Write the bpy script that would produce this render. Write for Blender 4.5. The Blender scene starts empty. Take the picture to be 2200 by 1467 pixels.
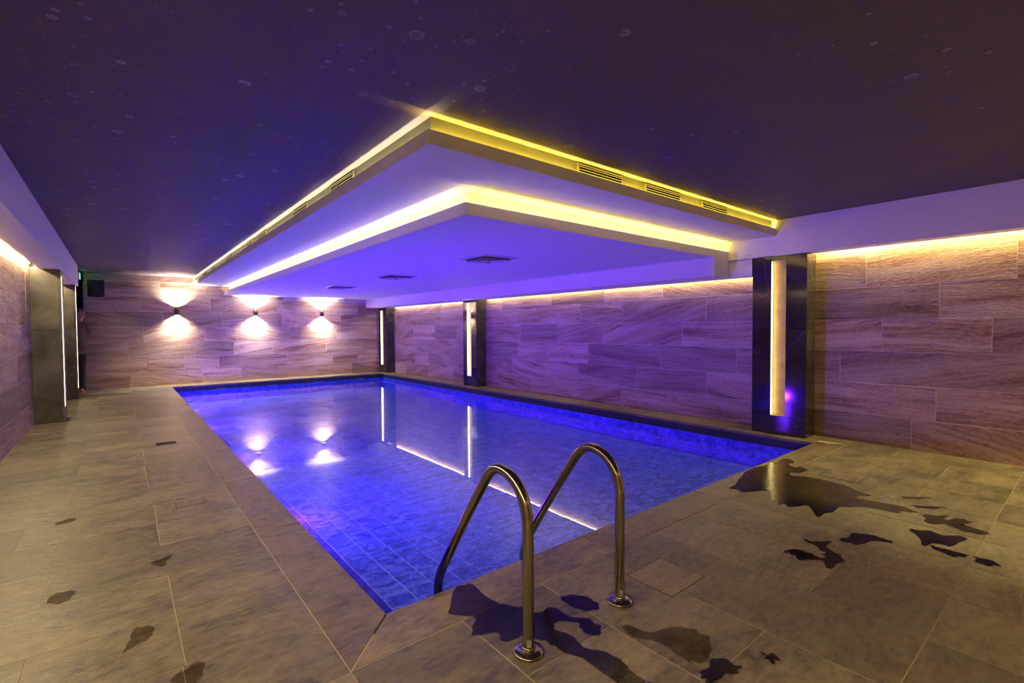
import bpy, bmesh, math, random
from mathutils import Vector, Matrix

random.seed(7)
scene = bpy.context.scene
C = scene.collection

# ------------------------------------------------------------------ camera, world, exposure
CAM_F = 1040.53                      # focal length in pixels of the 2200 px wide frame
yaw, pitch, roll = math.radians(39.0513), math.radians(-1.5719), math.radians(-0.3407)
fwd = Vector((math.sin(yaw) * math.cos(pitch), math.cos(yaw) * math.cos(pitch), math.sin(pitch)))
rgt = Vector((math.cos(yaw), -math.sin(yaw), 0))
up = rgt.cross(fwd)
r2 = rgt * math.cos(roll) + up * math.sin(roll)
u2 = -rgt * math.sin(roll) + up * math.cos(roll)
cam_data = bpy.data.cameras.new('camera')
cam_data.sensor_width = 36.0
cam_data.lens = 36.0 * CAM_F / 2200.0
cam_data.clip_start = 0.02
cam = bpy.data.objects.new('camera', cam_data)
M = Matrix(((r2.x, u2.x, -fwd.x, 0), (r2.y, u2.y, -fwd.y, 0), (r2.z, u2.z, -fwd.z, 1.2), (0, 0, 0, 1)))
cam.matrix_world = M
C.objects.link(cam)
scene.camera = cam

world = bpy.data.worlds.new('world')
scene.world = world
world.use_nodes = True
world.node_tree.nodes['Background'].inputs[0].default_value = (0, 0, 0, 1)   # windowless basement
world.node_tree.nodes['Background'].inputs[1].default_value = 0.0

vs = scene.view_settings
vs.view_transform = 'Standard'
vs.look = 'None'
vs.gamma = 1.0
vs.use_curve_mapping = False
vs.exposure = 1.4
scene.cycles.max_bounces = 5
scene.cycles.diffuse_bounces = 3
scene.cycles.glossy_bounces = 2
scene.cycles.adaptive_threshold = 0.1
scene.cycles.adaptive_min_samples = 16

# strengths of the room's lamps and of one added front strip (each is a mesh that glows)
WARM = (1.0, 0.80, 0.42)
PALE = (1.0, 0.84, 0.46)
YELLOW = (1.0, 0.70, 0.07)
GOLD = (1.0, 0.80, 0.26)
VIOLET = (0.155, 0.015, 1.0)
E_WALL_R, E_WALL_L, E_BAY, E_FRONT_FILL = 155.0, 100.0, 50.0, 58.0
E_COVE_OUT_L, E_COVE_OUT_R = 95.0, 130.0
E_COVE_IN_L, E_COVE_IN_R = 12.0, 16.0
E_SLOT, E_SCONCE, E_POOL = 5.2, 2300.0, 1270.0

# ------------------------------------------------------------------ dimensions (metres)
XL, XR, YF, YB, ZC = -0.87, 5.93, -2.3, 12.97, 2.37
PX0, PX1, PY0, PY1 = 0.85, 5.53, 1.90, 12.45      # pool opening
CW = 0.245                                        # coping width
WATER, PFLOOR = -0.117, -0.365

# ------------------------------------------------------------------ node helpers
def new_mat(name):
    m = bpy.data.materials.new(name)
    m.use_nodes = True
    nt = m.node_tree
    nt.nodes.clear()
    out = nt.nodes.new('ShaderNodeOutputMaterial')
    return m, nt, out

def N(nt, t, **kw):
    n = nt.nodes.new(t)
    for k, v in kw.items():
        if k.startswith('_'):
            setattr(n, k[1:], v)
        else:
            n.inputs[k].default_value = v
    return n

def mix(nt, fac, a, b, mode='MIX'):
    n = nt.nodes.new('ShaderNodeMix')
    n.data_type = 'RGBA'
    n.blend_type = mode
    for i, v in ((0, fac), (6, a), (7, b)):
        if isinstance(v, bpy.types.NodeSocket):
            nt.links.new(v, n.inputs[i])
        elif i == 0:
            n.inputs[i].default_value = v
        else:
            n.inputs[i].default_value = (*v, 1) if len(v) == 3 else v
    return n.outputs[2]

def math_n(nt, op, a, b=None, c=None, clamp=False):
    n = nt.nodes.new('ShaderNodeMath')
    n.operation = op
    n.use_clamp = clamp
    for i, v in enumerate((a, b, c)):
        if v is None:
            continue
        if isinstance(v, bpy.types.NodeSocket):
            nt.links.new(v, n.inputs[i])
        else:
            n.inputs[i].default_value = v
    return n.outputs[0]

def ramp(nt, fac, stops):
    n = nt.nodes.new('ShaderNodeValToRGB')
    e = n.color_ramp.elements
    e[0].position, e[0].color = stops[0][0], (*stops[0][1], 1)
    e[1].position, e[1].color = stops[-1][0], (*stops[-1][1], 1)
    for p, c_ in stops[1:-1]:
        k = e.new(p)
        k.color = (*c_, 1)
    nt.links.new(fac, n.inputs[0])
    return n.outputs[0]

def principled(nt, out, color, rough, bump=None, bump_s=0.2, bump_d=0.01, spec=0.5, metal=0.0):
    b = nt.nodes.new('ShaderNodeBsdfPrincipled')
    for key, v in (('Base Color', color), ('Roughness', rough)):
        if isinstance(v, bpy.types.NodeSocket):
            nt.links.new(v, b.inputs[key])
        else:
            b.inputs[key].default_value = (*v, 1) if key == 'Base Color' else v
    b.inputs['Specular IOR Level'].default_value = spec
    b.inputs['Metallic'].default_value = metal
    if bump is not None:
        bn = nt.nodes.new('ShaderNodeBump')
        bn.inputs['Strength'].default_value = bump_s
        bn.inputs['Distance'].default_value = bump_d
        nt.links.new(bump, bn.inputs['Height'])
        nt.links.new(bn.outputs[0], b.inputs['Normal'])
    nt.links.new(b.outputs[0], out.inputs[0])
    return b

def piece_coords(nt, spread=40.0, turn=0.0):
    """local coordinates shifted (and turned) differently for every piece"""
    tc = nt.nodes.new('ShaderNodeTexCoord')
    oi = nt.nodes.new('ShaderNodeObjectInfo')
    rnd = oi.outputs['Random']
    cmb = nt.nodes.new('ShaderNodeCombineXYZ')
    nt.links.new(math_n(nt, 'MULTIPLY', rnd, spread), cmb.inputs[0])
    nt.links.new(math_n(nt, 'MULTIPLY', rnd, spread * 1.7), cmb.inputs[1])
    nt.links.new(math_n(nt, 'MULTIPLY', rnd, spread * 2.3), cmb.inputs[2])
    v = tc.outputs['Object']
    if turn:
        r7 = math_n(nt, 'FRACT', math_n(nt, 'MULTIPLY', rnd, 7.31))
        sgn = math_n(nt, 'SUBTRACT', r7, 0.5)
        cube = math_n(nt, 'MULTIPLY', math_n(nt, 'MULTIPLY', sgn, sgn), sgn)
        ang = math_n(nt, 'MULTIPLY', cube, turn)
        vr = nt.nodes.new('ShaderNodeVectorRotate')
        vr.rotation_type = 'Y_AXIS'
        nt.links.new(v, vr.inputs['Vector'])
        nt.links.new(ang, vr.inputs['Angle'])
        v = vr.outputs[0]
    add = nt.nodes.new('ShaderNodeVectorMath')
    add.operation = 'ADD'
    nt.links.new(v, add.inputs[0])
    nt.links.new(cmb.outputs[0], add.inputs[1])
    return add.outputs[0], rnd

def scaled(nt, v, s):
    m = nt.nodes.new('ShaderNodeVectorMath')
    m.operation = 'MULTIPLY'
    nt.links.new(v, m.inputs[0])
    m.inputs[1].default_value = s
    return m.outputs[0]

def noise(nt, v, scale, detail=4.0, rough=0.55, dist=0.0):
    n = nt.nodes.new('ShaderNodeTexNoise')
    nt.links.new(v, n.inputs['Vector'])
    n.inputs['Scale'].default_value = scale
    n.inputs['Detail'].default_value = detail
    n.inputs['Roughness'].default_value = rough
    n.inputs['Distortion'].default_value = dist
    return n.outputs[0]

# ------------------------------------------------------------------ materials
def mat_travertine():
    m, nt, out = new_mat('travertine')
    v, rnd = piece_coords(nt, 40, 2.6)
    wob = noise(nt, scaled(nt, v, (1.6, 1, 2.2)), 1.0, 2.0)
    cmb = nt.nodes.new('ShaderNodeCombineXYZ')
    nt.links.new(math_n(nt, 'MULTIPLY', wob, 0.10), cmb.inputs[2])
    ad = nt.nodes.new('ShaderNodeVectorMath')
    nt.links.new(v, ad.inputs[0]); nt.links.new(cmb.outputs[0], ad.inputs[1])
    w = ad.outputs[0]
    broad = noise(nt, scaled(nt, w, (0.7, 1, 7.5)), 1.0, 3.0, 0.6)
    fine = noise(nt, scaled(nt, w, (1.6, 1, 42.0)), 1.0, 4.0, 0.65)
    grain = noise(nt, scaled(nt, w, (26, 20, 70)), 1.0, 3.0, 0.7)
    a = math_n(nt, 'MULTIPLY_ADD', fine, 0.55, math_n(nt, 'MULTIPLY', broad, 0.62))
    a = math_n(nt, 'MULTIPLY_ADD', math_n(nt, 'SUBTRACT', grain, 0.5), 0.42, math_n(nt, 'ADD', a, 0.09))
    col = ramp(nt, a, [(0.48, (0.19, 0.095, 0.06)), (0.58, (0.34, 0.20, 0.14)), (0.68, (0.47, 0.32, 0.245)), (0.80, (0.58, 0.44, 0.36))])
    tone = math_n(nt, 'MULTIPLY_ADD', math_n(nt, 'FRACT', math_n(nt, 'MULTIPLY', rnd, 13.7)), 0.5, 0.72)
    hsv = nt.nodes.new('ShaderNodeHueSaturation')
    nt.links.new(col, hsv.inputs['Color']); nt.links.new(tone, hsv.inputs['Value'])
    pits = math_n(nt, 'LESS_THAN', grain, 0.31)
    col2 = mix(nt, math_n(nt, 'MULTIPLY', pits, 0.6), hsv.outputs[0], (0.05, 0.03, 0.02))
    h = noise(nt, scaled(nt, v, (22, 20, 75)), 1.0, 2.0, 0.6)
    principled(nt, out, col2, 0.42, h, 0.35, 0.006, spec=0.4)
    return m

def mat_deck(name='deck_stone', tint=(1, 1, 1)):
    m, nt, out = new_mat(name)
    v, rnd = piece_coords(nt, 60)
    cloud = noise(nt, scaled(nt, v, (2.4, 4.5, 3)), 1.0, 4.0, 0.62, 0.6)
    fine = noise(nt, scaled(nt, v, (16, 34, 16)), 1.0, 4.0, 0.7, 0.4)
    a = math_n(nt, 'MULTIPLY_ADD', fine, 0.60, math_n(nt, 'MULTIPLY', cloud, 0.60))
    col = ramp(nt, a, [(0.42, (0.075, 0.063, 0.047)), (0.54, (0.165, 0.138, 0.096)), (0.64, (0.24, 0.198, 0.132)), (0.78, (0.33, 0.268, 0.175))])
    tone = math_n(nt, 'MULTIPLY_ADD', rnd, 0.34, 0.60)
    hsv = nt.nodes.new('ShaderNodeHueSaturation')
    nt.links.new(col, hsv.inputs['Color']); nt.links.new(tone, hsv.inputs['Value'])
    col2 = mix(nt, 1.0, hsv.outputs[0], tint, 'MULTIPLY')
    ro = math_n(nt, 'MULTIPLY_ADD', cloud, 0.35, 0.26)
    h = noise(nt, scaled(nt, v, (18, 60, 18)), 1.0, 3.0, 0.65)
    principled(nt, out, col2, ro, h, 0.45, 0.006, spec=0.45)
    return m

def mat_plain(name, color, rough=0.6, var=0.05, bump=0.05, spec=0.4, metal=0.0, scale=30.0):
    m, nt, out = new_mat(name)
    tc = nt.nodes.new('ShaderNodeTexCoord')
    n = noise(nt, tc.outputs['Object'], scale, 2.0)
    a = tuple(max(0, c_ * (1 - var)) for c_ in color)
    b = tuple(min(1, c_ * (1 + var)) for c_ in color)
    col = mix(nt, n, a, b)
    principled(nt, out, col, rough, n if bump > 0.15 else None, bump, 0.003, spec=spec, metal=metal)
    return m

def mat_dark_stone(name, base, light, rough):
    m, nt, out = new_mat(name)
    v, rnd = piece_coords(nt, 30)
    cl = noise(nt, v, 2.6, 6.0, 0.6, 0.5)
    vein = noise(nt, scaled(nt, v, (1.0, 1.0, 0.6)), 1.1, 3.0, 0.5, 0.7)
    line = math_n(nt, 'LESS_THAN', math_n(nt, 'ABSOLUTE', math_n(nt, 'SUBTRACT', vein, 0.5)), 0.0022)
    col = ramp(nt, cl, [(0.35, base), (0.7, light)])
    col = mix(nt, math_n(nt, 'MULTIPLY', line, 0.18), col, (0.4, 0.38, 0.36))
    gr = noise(nt, v, 60.0, 4.0)
    principled(nt, out, col, math_n(nt, 'MULTIPLY_ADD', cl, 0.06, rough), gr, 0.04, 0.001, spec=0.5)
    return m

def mat_ceiling():
    m, nt, out = new_mat('dark_ceiling_paint')
    tc = nt.nodes.new('ShaderNodeTexCoord')
    v = tc.outputs['Object']
    n = noise(nt, v, 2.2, 4.0)
    col = mix(nt, n, (0.13, 0.10, 0.118), (0.16, 0.125, 0.142))
    # drips: ring and dot marks where condensation dried, thickest over the left side
    total = None
    sx = nt.nodes.new('ShaderNodeSeparateXYZ')
    nt.links.new(v, sx.inputs[0])
    rarer = math_n(nt, 'MULTIPLY', math_n(nt, 'SUBTRACT', sx.outputs[0], 0.9, clamp=True), 0.09)
    for sc, lo, keep in ((4.5, 0.62, 0.42), (11.0, 0.66, 0.38), (24.0, 0.66, 0.30)):
        vor = nt.nodes.new('ShaderNodeTexVoronoi')
        vor.inputs['Scale'].default_value = sc
        vor.voronoi_dimensions = '2D'
        nt.links.new(v, vor.inputs['Vector'])
        d = vor.outputs['Distance']
        sep = nt.nodes.new('ShaderNodeSeparateColor')
        nt.links.new(vor.outputs['Color'], sep.inputs[0])
        rad = math_n(nt, 'MULTIPLY_ADD', sep.outputs[1], 0.10, 0.05)
        q = math_n(nt, 'DIVIDE', d, rad)
        disc = math_n(nt, 'LESS_THAN', q, 1.0)
        rim = math_n(nt, 'GREATER_THAN', q, 0.66)
        shape = math_n(nt, 'MULTIPLY', disc, math_n(nt, 'MULTIPLY_ADD', rim, 0.6, 0.4))
        clus = math_n(nt, 'GREATER_THAN', math_n(nt, 'SUBTRACT', noise(nt, v, 1.1 + sc * 0.02, 2.0), rarer), lo - 0.13)
        shape = math_n(nt, 'MULTIPLY', shape, math_n(nt, 'LESS_THAN', sep.outputs[0], keep))
        shape = math_n(nt, 'MULTIPLY', shape, clus)
        shape = math_n(nt, 'MULTIPLY', shape, math_n(nt, 'MULTIPLY_ADD', sep.outputs[2], 0.7, 0.2))
        total = shape if total is None else math_n(nt, 'MAXIMUM', total, shape)
    col = mix(nt, math_n(nt, 'MULTIPLY', total, 0.9), col, (0.55, 0.50, 0.56))
    principled(nt, out, col, 0.62, spec=0.25)
    return m

def mat_pool_tile():
    m, nt, out = new_mat('pool_tile')
    v, rnd = piece_coords(nt, 50)
    cl = noise(nt, scaled(nt, v, (7, 12, 10)), 1.0, 4.0, 0.75, 1.2)
    fi = noise(nt, scaled(nt, v, (55, 80, 60)), 1.0, 4.0, 0.65)
    a = math_n(nt, 'MULTIPLY_ADD', fi, 0.35, math_n(nt, 'MULTIPLY', cl, 0.75))
    col = ramp(nt, a, [(0.44, (0.010, 0.030, 0.26)), (0.53, (0.03, 0.08, 0.68)), (0.64, (0.15, 0.23, 0.92))])
    principled(nt, out, col, 0.3)
    return m

def mat_water():
    m, nt, out = new_mat('pool_water')
    tc = nt.nodes.new('ShaderNodeTexCoord')
    b = nt.nodes.new('ShaderNodeBump')
    b.inputs['Strength'].default_value = 0.007
    b.inputs['Distance'].default_value = 0.02
    nt.links.new(noise(nt, tc.outputs['Object'], 3.2, 2.0), b.inputs['Height'])
    geo = nt.nodes.new('ShaderNodeNewGeometry')
    # the node swaps the index on the back face; feed it so that both faces reflect alike
    ior = nt.nodes.new('ShaderNodeMix')
    ior.data_type = 'FLOAT'
    nt.links.new(geo.outputs['Backfacing'], ior.inputs[0])
    ior.inputs[2].default_value = 1.33
    ior.inputs[3].default_value = 1.0 / 1.33
    fr = nt.nodes.new('ShaderNodeFresnel')
    nt.links.new(ior.outputs[0], fr.inputs['IOR'])
    nt.links.new(b.outputs[0], fr.inputs['Normal'])
    tr = nt.nodes.new('ShaderNodeBsdfTransparent')
    tr.inputs[0].default_value = (0.86, 0.90, 1.0, 1)
    gl = nt.nodes.new('ShaderNodeBsdfGlossy')
    gl.inputs['Roughness'].default_value = 0.012
    nt.links.new(b.outputs[0], gl.inputs['Normal'])
    mx = nt.nodes.new('ShaderNodeMixShader')
    nt.links.new(fr.outputs[0], mx.inputs[0])
    nt.links.new(tr.outputs[0], mx.inputs[1])
    nt.links.new(gl.outputs[0], mx.inputs[2])
    nt.links.new(mx.outputs[0], out.inputs[0])
    return m

def mat_wet(name, tint, rough, gloss=True):
    """a thin film of water: darkens the stone under it and mirrors at a slant"""
    m, nt, out = new_mat(name)
    tc = nt.nodes.new('ShaderNodeTexCoord')
    tr = nt.nodes.new('ShaderNodeBsdfTransparent')
    n = noise(nt, tc.outputs['Object'], 14.0, 4.0)
    nt.links.new(mix(nt, n, tuple(t * 0.8 for t in tint), tuple(min(1, t * 1.25) for t in tint)), tr.inputs[0])
    if not gloss:
        nt.links.new(tr.outputs[0], out.inputs[0])
        return m
    b = nt.nodes.new('ShaderNodeBump')
    b.inputs['Strength'].default_value = 0.25
    b.inputs['Distance'].default_value = 0.003
    nt.links.new(noise(nt, tc.outputs['Object'], 55.0, 3.0), b.inputs['Height'])
    fr = nt.nodes.new('ShaderNodeFresnel')
    fr.inputs['IOR'].default_value = 1.33
    nt.links.new(b.outputs[0], fr.inputs['Normal'])
    gl = nt.nodes.new('ShaderNodeBsdfGlossy')
    gl.inputs['Roughness'].default_value = rough
    nt.links.new(b.outputs[0], gl.inputs['Normal'])
    mx = nt.nodes.new('ShaderNodeMixShader')
    nt.links.new(fr.outputs[0], mx.inputs[0])
    nt.links.new(tr.outputs[0], mx.inputs[1])
    nt.links.new(gl.outputs[0], mx.inputs[2])
    nt.links.new(mx.outputs[0], out.inputs[0])
    return m

def mat_glow(name, color, strength):
    m, nt, out = new_mat(name)
    e = nt.nodes.new('ShaderNodeEmission')
    e.inputs[0].default_value = (*color, 1)
    e.inputs[1].default_value = strength
    nt.links.new(e.outputs[0], out.inputs[0])
    return m

def mat_steel():
    m, nt, out = new_mat('brushed_steel')
    tc = nt.nodes.new('ShaderNodeTexCoord')
    n = noise(nt, scaled(nt, tc.outputs['Object'], (60, 60, 4)), 1.0, 3.0)
    principled(nt, out, mix(nt, n, (0.27, 0.235, 0.19), (0.40, 0.35, 0.285)), math_n(nt, 'MULTIPLY_ADD', n, 0.10, 0.13), None, metal=1.0)
    return m

TRAV = mat_travertine()
DECK = mat_deck()
COPE = mat_deck('coping_stone', (1.05, 0.98, 0.95))
GROUT = mat_plain('wall_grout', (0.72, 0.62, 0.53), 0.9, 0.12)
DGROUT = mat_plain('deck_grout', (0.40, 0.31, 0.20), 0.9, 0.25)
WHITE = mat_plain('white_plaster', (0.88, 0.86, 0.84), 0.75, 0.02, 0.03)
CEIL = mat_ceiling()
BLACKST = mat_dark_stone('black_polished_stone', (0.024, 0.020, 0.021), (0.055, 0.047, 0.047), 0.045)
GREYST = mat_dark_stone('charcoal_stone', (0.030, 0.026, 0.022), (0.12, 0.105, 0.09), 0.36)
PTILE = mat_pool_tile()
FTILE = mat_plain('dark_band_tile', (0.016, 0.028, 0.060), 0.25, 0.5, 0.1, scale=45.0)
DBAND = mat_plain('dark_band_grout', (0.030, 0.040, 0.070), 0.8, 0.1)
PGROUT = mat_plain('pool_grout', (0.34, 0.40, 0.93), 0.8, 0.1)
WATERM = mat_water()
STEEL = mat_steel()
BLACKPL = mat_plain('black_plastic', (0.012, 0.012, 0.013), 0.45, 0.2)
DARKMET = mat_plain('dark_bronze_metal', (0.10, 0.085, 0.065), 0.4, 0.1, metal=0.6)
GRILLEM = mat_plain('grille_metal', (0.15, 0.135, 0.09), 0.45, 0.1)
HOLE = mat_plain('shadow_gap', (0.012, 0.010, 0.009), 0.9, 0.2)  # near-black colour standing for the shade inside gaps and openings
ALU = mat_plain('aluminium_channel', (0.55, 0.52, 0.48), 0.35, 0.05, metal=0.7)
DARKWALL = mat_plain('dark_passage_shade', (0.035, 0.032, 0.055), 0.7, 0.1)  # gloom of the passage put into its wall colour

# ------------------------------------------------------------------ mesh helpers
def add_box(bm, x0, x1, y0, y1, z0, z1):
    vs_ = [bm.verts.new(p) for p in ((x0, y0, z0), (x1, y0, z0), (x1, y1, z0), (x0, y1, z0), (x0, y0, z1), (x1, y0, z1), (x1, y1, z1), (x0, y1, z1))]
    for f in ((0, 3, 2, 1), (4, 5, 6, 7), (0, 1, 5, 4), (1, 2, 6, 5), (2, 3, 7, 6), (3, 0, 4, 7)):
        bm.faces.new([vs_[i] for i in f])

def link(name, mesh, mat, parent=None, loc=(0, 0, 0), rot=(0, 0, 0)):
    if mat is not None and not mesh.materials:
        mesh.materials.append(mat)
    o = bpy.data.objects.new(name, mesh)
    o.location = loc
    o.rotation_euler = rot
    C.objects.link(o)
    if parent is not None:
        o.parent = parent
    return o

def obj(name, bm, mat, parent=None, loc=(0, 0, 0), rot=(0, 0, 0), smooth=False):
    bmesh.ops.recalc_face_normals(bm, faces=bm.faces)
    me = bpy.data.meshes.new(name)
    bm.to_mesh(me)
    bm.free()
    if smooth:
        for p in me.polygons:
            p.use_smooth = True
    return link(name, me, mat, parent, loc, rot)

def boxes(name, lst, mat, parent=None, loc=(0, 0, 0)):
    bm = bmesh.new()
    for b in lst:
        add_box(bm, *b)
    return obj(name, bm, mat, parent, loc)

def tag(o, label=None, cat=None, group=None, kind=None):
    for k, v in (('label', label), ('category', cat), ('group', group), ('kind', kind)):
        if v:
            o[k] = v
    return o

def empty(name, loc=(0, 0, 0), rotz=0.0):
    o = bpy.data.objects.new(name, None)
    o.location = loc
    o.rotation_euler = (0, 0, rotz)
    C.objects.link(o)
    return o

def slab_mesh(name, L, H, T, ch):
    """panel: length along X, height along Z, face towards -Y at y=0, edges chamfered"""
    a, h = L / 2, H / 2
    co = [(-a, T, -h), (a, T, -h), (a, T, h), (-a, T, h),
          (-a, ch, -h), (a, ch, -h), (a, ch, h), (-a, ch, h),
          (-a + ch, 0, -h + ch), (a - ch, 0, -h + ch), (a - ch, 0, h - ch), (-a + ch, 0, h - ch)]
    fa = [(3, 2, 1, 0), (8, 9, 10, 11)]
    for i in range(4):
        j = (i + 1) % 4
        fa += [(i, j, 4 + j, 4 + i), (4 + i, 4 + j, 8 + j, 8 + i)]
    me = bpy.data.meshes.new(name)
    me.from_pydata(co, [], fa)
    bm = bmesh.new(); bm.from_mesh(me)
    bmesh.ops.recalc_face_normals(bm, faces=bm.faces)
    bm.to_mesh(me); bm.free()
    return me

def tile_mesh(name, L, W, T, ch):
    """floor tile: top at z=0"""
    me = slab_mesh(name, L, W, T, ch)
    me.transform(Matrix.Rotation(-math.pi / 2, 4, 'X'))
    return me

def tube_mesh(name, pts, rad, seg=20, cap=True):
    """swept tube through pts (list of Vector), rad number or list"""
    bm = bmesh.new()
    rings = []
    n = len(pts)
    prev = None
    for i, p in enumerate(pts):
        t = (pts[min(i + 1, n - 1)] - pts[max(i - 1, 0)]).normalized()
        if prev is None:
            a = t.orthogonal().normalized()
        else:
            a = (prev - t * prev.dot(t)).normalized()
        prev = a
        b = t.cross(a)
        r_ = rad[i] if isinstance(rad, (list, tuple)) else rad
        rings.append([bm.verts.new(p + (a * math.cos(2 * math.pi * k / seg) + b * math.sin(2 * math.pi * k / seg)) * r_) for k in range(seg)])
    for i in range(n - 1):
        for k in range(seg):
            f = bm.faces.new((rings[i][k], rings[i][(k + 1) % seg], rings[i + 1][(k + 1) % seg], rings[i + 1][k]))
            f.smooth = True
    if cap:
        bm.faces.new(list(reversed(rings[0])))
        bm.faces.new(rings[-1])
    bmesh.ops.recalc_face_normals(bm, faces=bm.faces)
    me = bpy.data.meshes.new(name)
    bm.to_mesh(me); bm.free()
    return me

def lathe_mesh(name, prof, seg=32, caps=True):
    """profile (r, z) turned round the Z axis"""
    bm = bmesh.new()
    rings = []
    for r_, z_ in prof:
        rings.append([bm.verts.new((r_ * math.cos(2 * math.pi * k / seg), r_ * math.sin(2 * math.pi * k / seg), z_)) for k in range(seg)])
    for i in range(len(prof) - 1):
        for k in range(seg):
            f = bm.faces.new((rings[i][k], rings[i][(k + 1) % seg], rings[i + 1][(k + 1) % seg], rings[i + 1][k]))
            f.smooth = True
    if caps and prof[0][0] > 1e-6:
        bm.faces.new(rings[0])
    if caps and prof[-1][0] > 1e-6:
        bm.faces.new(rings[-1])
    bmesh.ops.remove_doubles(bm, verts=bm.verts, dist=1e-6)
    bmesh.ops.recalc_face_normals(bm, faces=bm.faces)
    me = bpy.data.meshes.new(name)
    bm.to_mesh(me); bm.free()
    return me

def spline(pts, per=8, closed=False):
    """Catmull-Rom through the points"""
    P = [Vector(p) for p in pts]
    n = len(P)
    out = []
    rng = range(n) if closed else range(n - 1)
    for i in rng:
        p0 = P[(i - 1) % n] if closed else P[max(i - 1, 0)]
        p1, p2 = P[i], P[(i + 1) % n]
        p3 = P[(i + 2) % n] if closed else P[min(i + 2, n - 1)]
        for k in range(per):
            t = k / per
            out.append(0.5 * ((2 * p1) + (p2 - p0) * t + (2 * p0 - 5 * p1 + 4 * p2 - p3) * t * t + (3 * p1 - p0 - 3 * p2 + p3) * t ** 3))
    if not closed:
        out.append(P[-1])
    return out

# ------------------------------------------------------------------ room shell: walls of stone panels
ROWS = [0.0, 0.298, 0.618, 0.945, 1.27, 1.597, 1.92, 2.245, 2.37]
JW, PT, CH = 0.005, 0.022, 0.0008

def lay_row(parent, kind, z0, z1, cuts, plane):
    for a, b in zip(cuts[:-1], cuts[1:]):
        L = b - a - JW
        if L < 0.03:
            continue
        me = slab_mesh('stone_panel', L, z1 - z0 - JW, PT, CH)
        mid, zc = (a + b) / 2, (z0 + z1) / 2
        pr = random.uniform(-0.0012, 0.0012)
        if kind == 'right':
            link('stone_panel', me, TRAV, parent, (plane + pr, mid, zc), (0, 0, -math.pi / 2))
        elif kind == 'left':
            link('stone_panel', me, TRAV, parent, (plane + pr, mid, zc), (0, 0, math.pi / 2))
        else:
            link('stone_panel', me, TRAV, parent, (mid, plane + pr, zc))

BK = 0.019                                        # grout face sits this far behind the panel faces... 3 mm shows
wall_right = boxes('wall_right', [(XR + 0.0016, XR + 0.25, YF, YB + 0.25, -0.10, ZC + 0.1)], GROUT)
tag(wall_right, 'long right wall of pinkish brown travertine panels', 'wall', kind='structure')
rj = [
    [-0.6, 0.15, 1.19, 2.5, 3.70, 4.67, 5.512, 6.74, 8.064, 9.44, 10.655, 11.787, YB],
    [-0.6, 0.1, 1.01, 2.3, 3.29, 4.384, 5.563, 6.346, 7.296, 7.80, 9.243, 10.6, 11.3, 12.2, YB],
    [-0.6, 0.4, 1.79, 2.9, 3.982, 5.345, 6.276, 7.133, 7.93, 9.2, 10.415, 11.187, 12.1, YB],
    [-0.6, 0.642, 1.432, 2.5, 3.642, 5.041, 6.058, 7.052, 8.4, 9.3, 10.25, 11.393, 12.3, YB],
    [-0.6, 0.3, 0.997, 2.2, 3.3, 4.648, 5.516, 7.207, 8.3, 9.0, 10.3, 11.508, YB],
    [-0.6, 0.5, 1.571, 2.6, 3.951, 5.0, 6.2, 7.6, 8.8, 9.9, 11.1, 12.0, YB],
    [-0.6, 0.1, 1.064, 1.9, 3.0],
]
for i, cuts in enumerate(rj):
    lay_row(wall_right, 'right', ROWS[i], ROWS[i + 1], cuts, XR - 0.0)
wall_back = boxes('wall_back', [(-0.53, XR, YB + 0.0016, YB + 0.25, -0.10, ZC + 0.1),
                                (-2.3, -1.62, YB + 0.0016, YB + 0.25, -0.10, ZC + 0.1)], GROUT)
tag(wall_back, 'far end wall of travertine panels behind the pool', 'wall', kind='structure')
bj = [
    [-0.53, 0.18, 1.453, 2.238, 3.082, 3.972, 4.9, XR],
    [-0.53, 0.461, 1.123, 1.786, 3.262, 4.387, 5.087, XR],
    [-0.53, 0.14, 1.314, 2.094, 2.922, 4.224, 5.2, XR],
    [-0.53, 0.4, 1.514, 3.338, 4.505, XR],
    [-0.53, 0.75, 1.857, 3.15, 4.614, XR],
    [-0.53, 0.354, 1.636, 3.066, 4.0, 5.1, XR],
    [-0.53, 0.712, 2.1, 3.2],
    [-0.53, 0.411, 1.5],
]
for i, cuts in enumerate(bj):
    lay_row(wall_back, 'back', ROWS[i], ROWS[i + 1], cuts, YB)
wall_left = boxes('wall_left', [(XL - 0.25, XL - 0.0016, YF, YB, -0.10, ZC + 0.1)], GROUT)
tag(wall_left, 'left wall of lilac lit travertine panels', 'wall', kind='structure')
for i in range(7):
    cuts = [4.6]
    while cuts[-1] < 11.2:
        cuts.append(cuts[-1] + random.choice((0.55, 0.75, 0.9, 1.1)))
    cuts[-1] = 11.75
    lay_row(wall_left, 'left', ROWS[i], ROWS[i + 1], cuts, XL)
wall_front = boxes('wall_front', [(XL - 0.25, XR + 0.25, YF - 0.2, YF, -0.10, ZC + 0.1)], mat_plain('front_wall_stone', (0.42, 0.31, 0.25), 0.6, 0.2))
tag(wall_front, 'plain stone coloured wall behind the viewer', 'wall', kind='structure')
ceiling = boxes('ceiling', [(XL - 0.25, XR + 0.25, YF - 0.2, YB + 1.6, ZC, ZC + 0.15)], CEIL)
tag(ceiling, 'dark violet painted ceiling spotted with dried drip marks', 'ceiling', kind='structure')

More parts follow.
